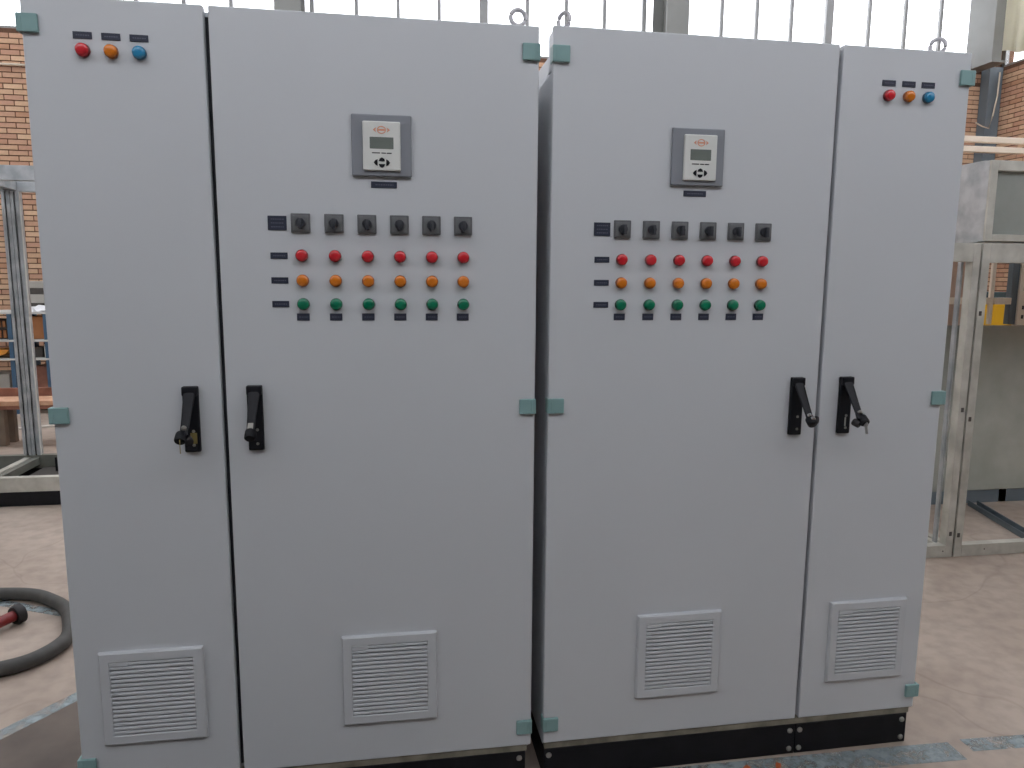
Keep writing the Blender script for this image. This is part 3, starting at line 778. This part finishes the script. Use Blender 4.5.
def marking(pts, w, label):
    mb = MB(); 
    for (a, b) in zip(pts, pts[1:]):
        a, b = Vector((*a, 0)), Vector((*b, 0)); n_ = Vector((-(b-a).y, (b-a).x, 0)).normalized()*w/2
        q = [mb.bm.verts.new(Vector((p.x, p.y, z))) for z in (0.0004, 0.0014) for p in (a-n_, b-n_, b+n_, a+n_)]
        for f_ in ((0, 1, 2, 3), (4, 5, 6, 7), (0, 1, 5, 4), (1, 2, 6, 5), (2, 3, 7, 6), (3, 0, 4, 7)): mb.bm.faces.new([q[i] for i in f_])
    put('floor_marking', mb.mesh('floor_marking'), m_bluepaint, label=label, cat='floor marking')
marking([(-1.25, -0.62), (0.10, 1.18)], 0.055, 'worn pale blue line on the floor below the hose loop')
marking([(-0.95, 1.52), (-0.55, 1.33)], 0.05, 'faded blue paint patch inside the hose loop')
marking([(1.0, -0.035), (2.36, -0.050), (2.55, -0.055)], 0.085, 'worn blue line on the floor along the plinth of the right cabinet')
marking([(2.60, -0.035), (3.6, -0.075)], 0.060, 'worn blue line on the floor right of the cabinets')

# ---- orange scraps by the plinth of the right cabinet
for k, (px_, lab) in enumerate(((( 1.72, -0.045), 'small red plastic scrap on the floor by the plinth'), ((1.855, -0.036), 'small orange plastic scrap, middle of three by the plinth'), ((1.955, -0.040), 'small orange plastic scrap nearest the pairs of plinth bolts'))):
    mb = MB(); 
    poly = [(0.012*(1.4 if i % 2 else 0.8)*math.cos(i*PI/4), 0.008*math.sin(i*PI/4)) for i in range(8)]
    mb.prism(poly, 'Z', 0.0, 0.004)
    put('plastic_scrap', mb.mesh('plastic_scrap'), m_redmetal if k == 0 else mat('orange_scrap', s(190, 95, 50), 0.5, var=0.1), loc=(*px_, 0.0005), rot=(0, 0, k*0.5), label=lab, cat='scrap')

# ================================================================== right: galvanised cubicle row
YF, YK = 1.41, 2.30
cu = thing('galvanised_cubicle', 'tall open galvanised cubicle with a box on top, right of the cabinets', 'cubicle', (4.4, 1.85, 0))
def cp(name, dims, m=None, bev=0.002): return bx(name, rel(cu, dims), m or m_galv2, cu, bev=bev)
X0, X1 = 3.767, 5.30
cp('post', (X0, X0+0.045, YF, YF+0.05, 0.0, 1.655)); cp('post', (X1-0.045, X1, YF, YF+0.05, 0.0, 1.655))
cp('top_rail', (X0+0.045, X1-0.045, YF, YF+0.05, 1.557, 1.655)); cp('bottom_rail', (X0+0.045, X1-0.045, YF, YF+0.05, 0.0, 0.064))
cp('post', (X0, X0+0.04, YK-0.04, YK, 0.0, 1.655), m_cream); cp('post', (4.815, 4.875, YK-0.04, YK, 0.0, 1.655), m_cream); cp('inner_post', (4.762, 4.812, YK-0.03, YK+0.01, 1.19, 1.655), m_columnblue); cp('post', (X1-0.04, X1, YK-0.04, YK, 0.0, 1.655), m_cream)  # rear frame in cream: sunlight painted into its colour
cp('post', (4.615, 4.640, YK-0.03, YK-0.01, 1.19, 1.655), m_cream)
cp('rear_rail', (X0+0.04, 4.608, YK-0.04, YK, 1.320, 1.362), m_cream); cp('rear_rail', (4.645, 4.762, YK-0.04, YK, 1.320, 1.362), m_cream); cp('rear_rail', (4.875, X1-0.04, YK-0.04, YK, 1.320, 1.362), m_cream)
cp('rear_rail', (X0, X1, YK-0.04, YK, 1.6555, 1.70), m_galv2)
cp('rear_rail', (X0+0.04, X1-0.04, YK-0.04, YK, 0.0, 0.09), m_columnblue)
cp('side_rail', (X0, X0+0.04, YF+0.05, YK-0.04, 1.60, 1.655)); cp('side_rail', (X1-0.04, X1, YF+0.05, YK-0.04, 1.60, 1.655))
cp('side_rail', (X0, X0+0.04, YF+0.05, YK-0.04, 0.0, 0.05)); cp('side_rail', (X1-0.04, X1, YF+0.05, YK-0.04, 0.0, 0.05))
cp('rear_sheet', (X0+0.002, X1-0.002, YK-0.052, YK-0.041, 0.091, 1.186), m_sheet, 0.001)
me_hole = MB().box(-0.008, 0.008, -0.002, 0.0, -0.012, 0.012, bev=0.0015, seg=1).mesh('slot_hole')
for zz in (1.24, 1.30, 1.42, 1.50): put('slot_hole', me_hole, m_darkbox, cu, Vector((4.851, YK-0.04, zz))-cu.location)
for zz in (0.12, 0.75, 1.30): put('slot_hole', me_hole, m_darkbox, cu, Vector((X0+0.018, YF, zz))-cu.location)
put('rivet', me_screw, m_darkbox, cu, Vector((3.95, YF, 0.035))-cu.location); put('rivet', me_screw, m_darkbox, cu, Vector((4.6, YF, 0.035))-cu.location)
# box on top: open frame front, sheet sides
BX0, BX1, BZ0, BZ1, BY1 = 3.768, 5.30, 1.664, 2.060, 2.05
cp('box_side', (BX0, BX0+0.003, YF+0.0125, BY1, BZ0, BZ1), m_galv, 0.0); cp('box_side', (BX1-0.003, BX1, YF+0.0125, BY1, BZ0, BZ1), m_galv, 0.0)
cp('box_back', (BX0+0.003, BX1-0.003, BY1-0.003, BY1, BZ0, BZ1), m_galv, 0.0)
cp('box_roof', (BX0, BX1, YF+0.045, BY1, BZ1, BZ1+0.004), m_galv, 0.0); cp('box_floor', (BX0, BX1, YF+0.045, BY1, BZ0-0.004, BZ0), m_galv, 0.0)
cp('box_frame', (BX0, BX0+0.042, YF, YF+0.012, BZ0, BZ1)); cp('box_frame', (BX1-0.042, BX1, YF, YF+0.012, BZ0, BZ1))
cp('box_frame', (BX0+0.042, BX1-0.042, YF, YF+0.045, BZ1-0.05, BZ1)); cp('box_frame', (BX0+0.042, BX1-0.042, YF, YF+0.045, BZ0, BZ0+0.034))
cp('box_panel', (BX0+0.040, BX1-0.040, YF+0.028, YF+0.031, BZ0+0.032, BZ1-0.048), m_sheet, 0.0)

cl = thing('galvanised_cubicle', 'narrow open galvanised cubicle standing close behind the right cabinet', 'cubicle', (3.4, 1.85, 0))
def lp(name, dims, m=None, bev=0.002): return bx(name, rel(cl, dims), m or m_galv2, cl, bev=bev)
Z0, Z1 = 2.95, 3.756
lp('post', (Z1-0.040, Z1, YF, YF+0.05, 0.0, 1.652)); lp('post', (Z0, Z0+0.045, YF, YF+0.05, 0.0, 1.652))
lp('top_rail', (Z0+0.045, Z1-0.040, YF, YF+0.05, 1.560, 1.652), m_galv2); lp('bottom_rail', (Z0+0.045, Z1-0.040, YF, YF+0.05, 0.0, 0.066))
lp('post', (Z1-0.04, Z1, YK-0.04, YK, 0.0, 1.652)); lp('post', (Z0, Z0+0.04, YK-0.04, YK, 0.0, 1.652))
lp('rear_rail', (Z0, Z1, YK-0.04, YK, 1.6525, 1.69)); lp('rear_rail', (Z0+0.04, Z1-0.04, YK-0.04, YK, 0.0, 0.09), m_columnblue)
lp('rear_sheet', (Z0+0.002, Z1-0.002, YK-0.052, YK-0.041, 0.091, 1.186), m_sheet, 0.001)
lp('side_rail', (Z1-0.04, Z1-0.007, YF+0.05, YK-0.04, 1.60, 1.652)); lp('side_rail', (Z1-0.04, Z1-0.007, YF+0.05, YK-0.04, 0.0, 0.05)); lp('side_rail', (Z0, Z0+0.04, YF+0.05, YK-0.04, 0.0, 0.05))
lp('inner_post', (Z1-0.055, Z1-0.041, YF+0.06, YF+0.085, 0.06, 1.56), m_galv)
for zz in (0.13, 0.80): put('slot_hole', me_hole, m_darkbox, cl, Vector((Z1-0.020, YF, zz))-cl.location)
put('rivet', me_screw, m_darkbox, cl, Vector((3.70, YF, 0.035))-cl.location)

a_, b_ = Vector((4.58, 2.21, 0)), Vector((4.40, 1.58, 0)); dd = b_-a_
put('loose_channel', MB().prism([(-0.03, 0.0), (0.03, 0.0), (0.03, 0.035), (0.026, 0.035), (0.026, 0.004), (-0.026, 0.004), (-0.026, 0.035), (-0.03, 0.035)], 'X', 0, dd.length).mesh('loose_channel'), m_columnblue,
    loc=a_, rot=(0, 0, math.atan2(dd.y, dd.x)), label='blue-grey steel channel lying on the floor inside the tall cubicle', cat='channel')
bb = bx('board', (-0.55, 0.55, -0.009, 0.009, 0, 1.95), m_beige, None, bev=0.002, loc=(4.15, 2.62, 0.0), rot=(math.radians(3), 0, 0), label='beige board leaning upright behind the narrow cubicle', cat='board')

# cream steel gantry behind the cubicles
ga = thing('steel_gantry', 'cream steel gantry of two level rails behind the cubicles', 'gantry', (7.6, 5.0, 0))
for z0, z1 in ((2.787, 2.845), (2.884, 2.942)): bx('rail', rel(ga, (5.9, 9.5, 4.97, 5.03, z0, z1)), m_cream, ga, bev=0.004)
for x in (5.95, 9.42): bx('post', rel(ga, (x-0.04, x+0.04, 5.031, 5.11, 0, 2.97)), m_cream, ga, bev=0.004)
for x in (5.95, 7.6, 9.42): bx('rail_tie', rel(ga, (x-0.02, x+0.02, 4.99, 5.02, 2.8455, 2.8835)), m_cream, ga)
# yellow machine housings
def yellow(x0, x1, label, top):
    t = thing('machine_housing', label, 'machine', ((x0+x1)/2, 5.6, 0), group='yellow housings behind the cubicles')
    w = (x1-x0)/2
    bx('body', (-w, w, -0.3, 0.3, 0.08, 1.27), m_yellow, t, bev=0.012)
    bx('lid', (-w-0.01, w+0.01, -0.31, 0.31, 1.2705, 1.36), top, t, bev=0.008)
    bx('door_panel', (-w+0.06, w-0.06, -0.306, -0.3, 0.2, 1.18), m_yellow, t, bev=0.002)
    bx('handle', (w-0.13, w-0.10, -0.33, -0.306, 0.7, 0.86), m_hblack, t, bev=0.004)
    for sx in (-1, 1): bx('foot', (sx*(w-0.08)-0.04, sx*(w-0.08)+0.04, -0.25, 0.25, 0.0, 0.0795), m_hblack, t)
yellow(6.75, 7.82, 'yellow machine housing with a dark teal lid seen through the tall cubicle', m_tealdark)
yellow(8.02, 9.0, 'yellow machine housing with a red lid beside the teal-lidded one', m_redmetal)
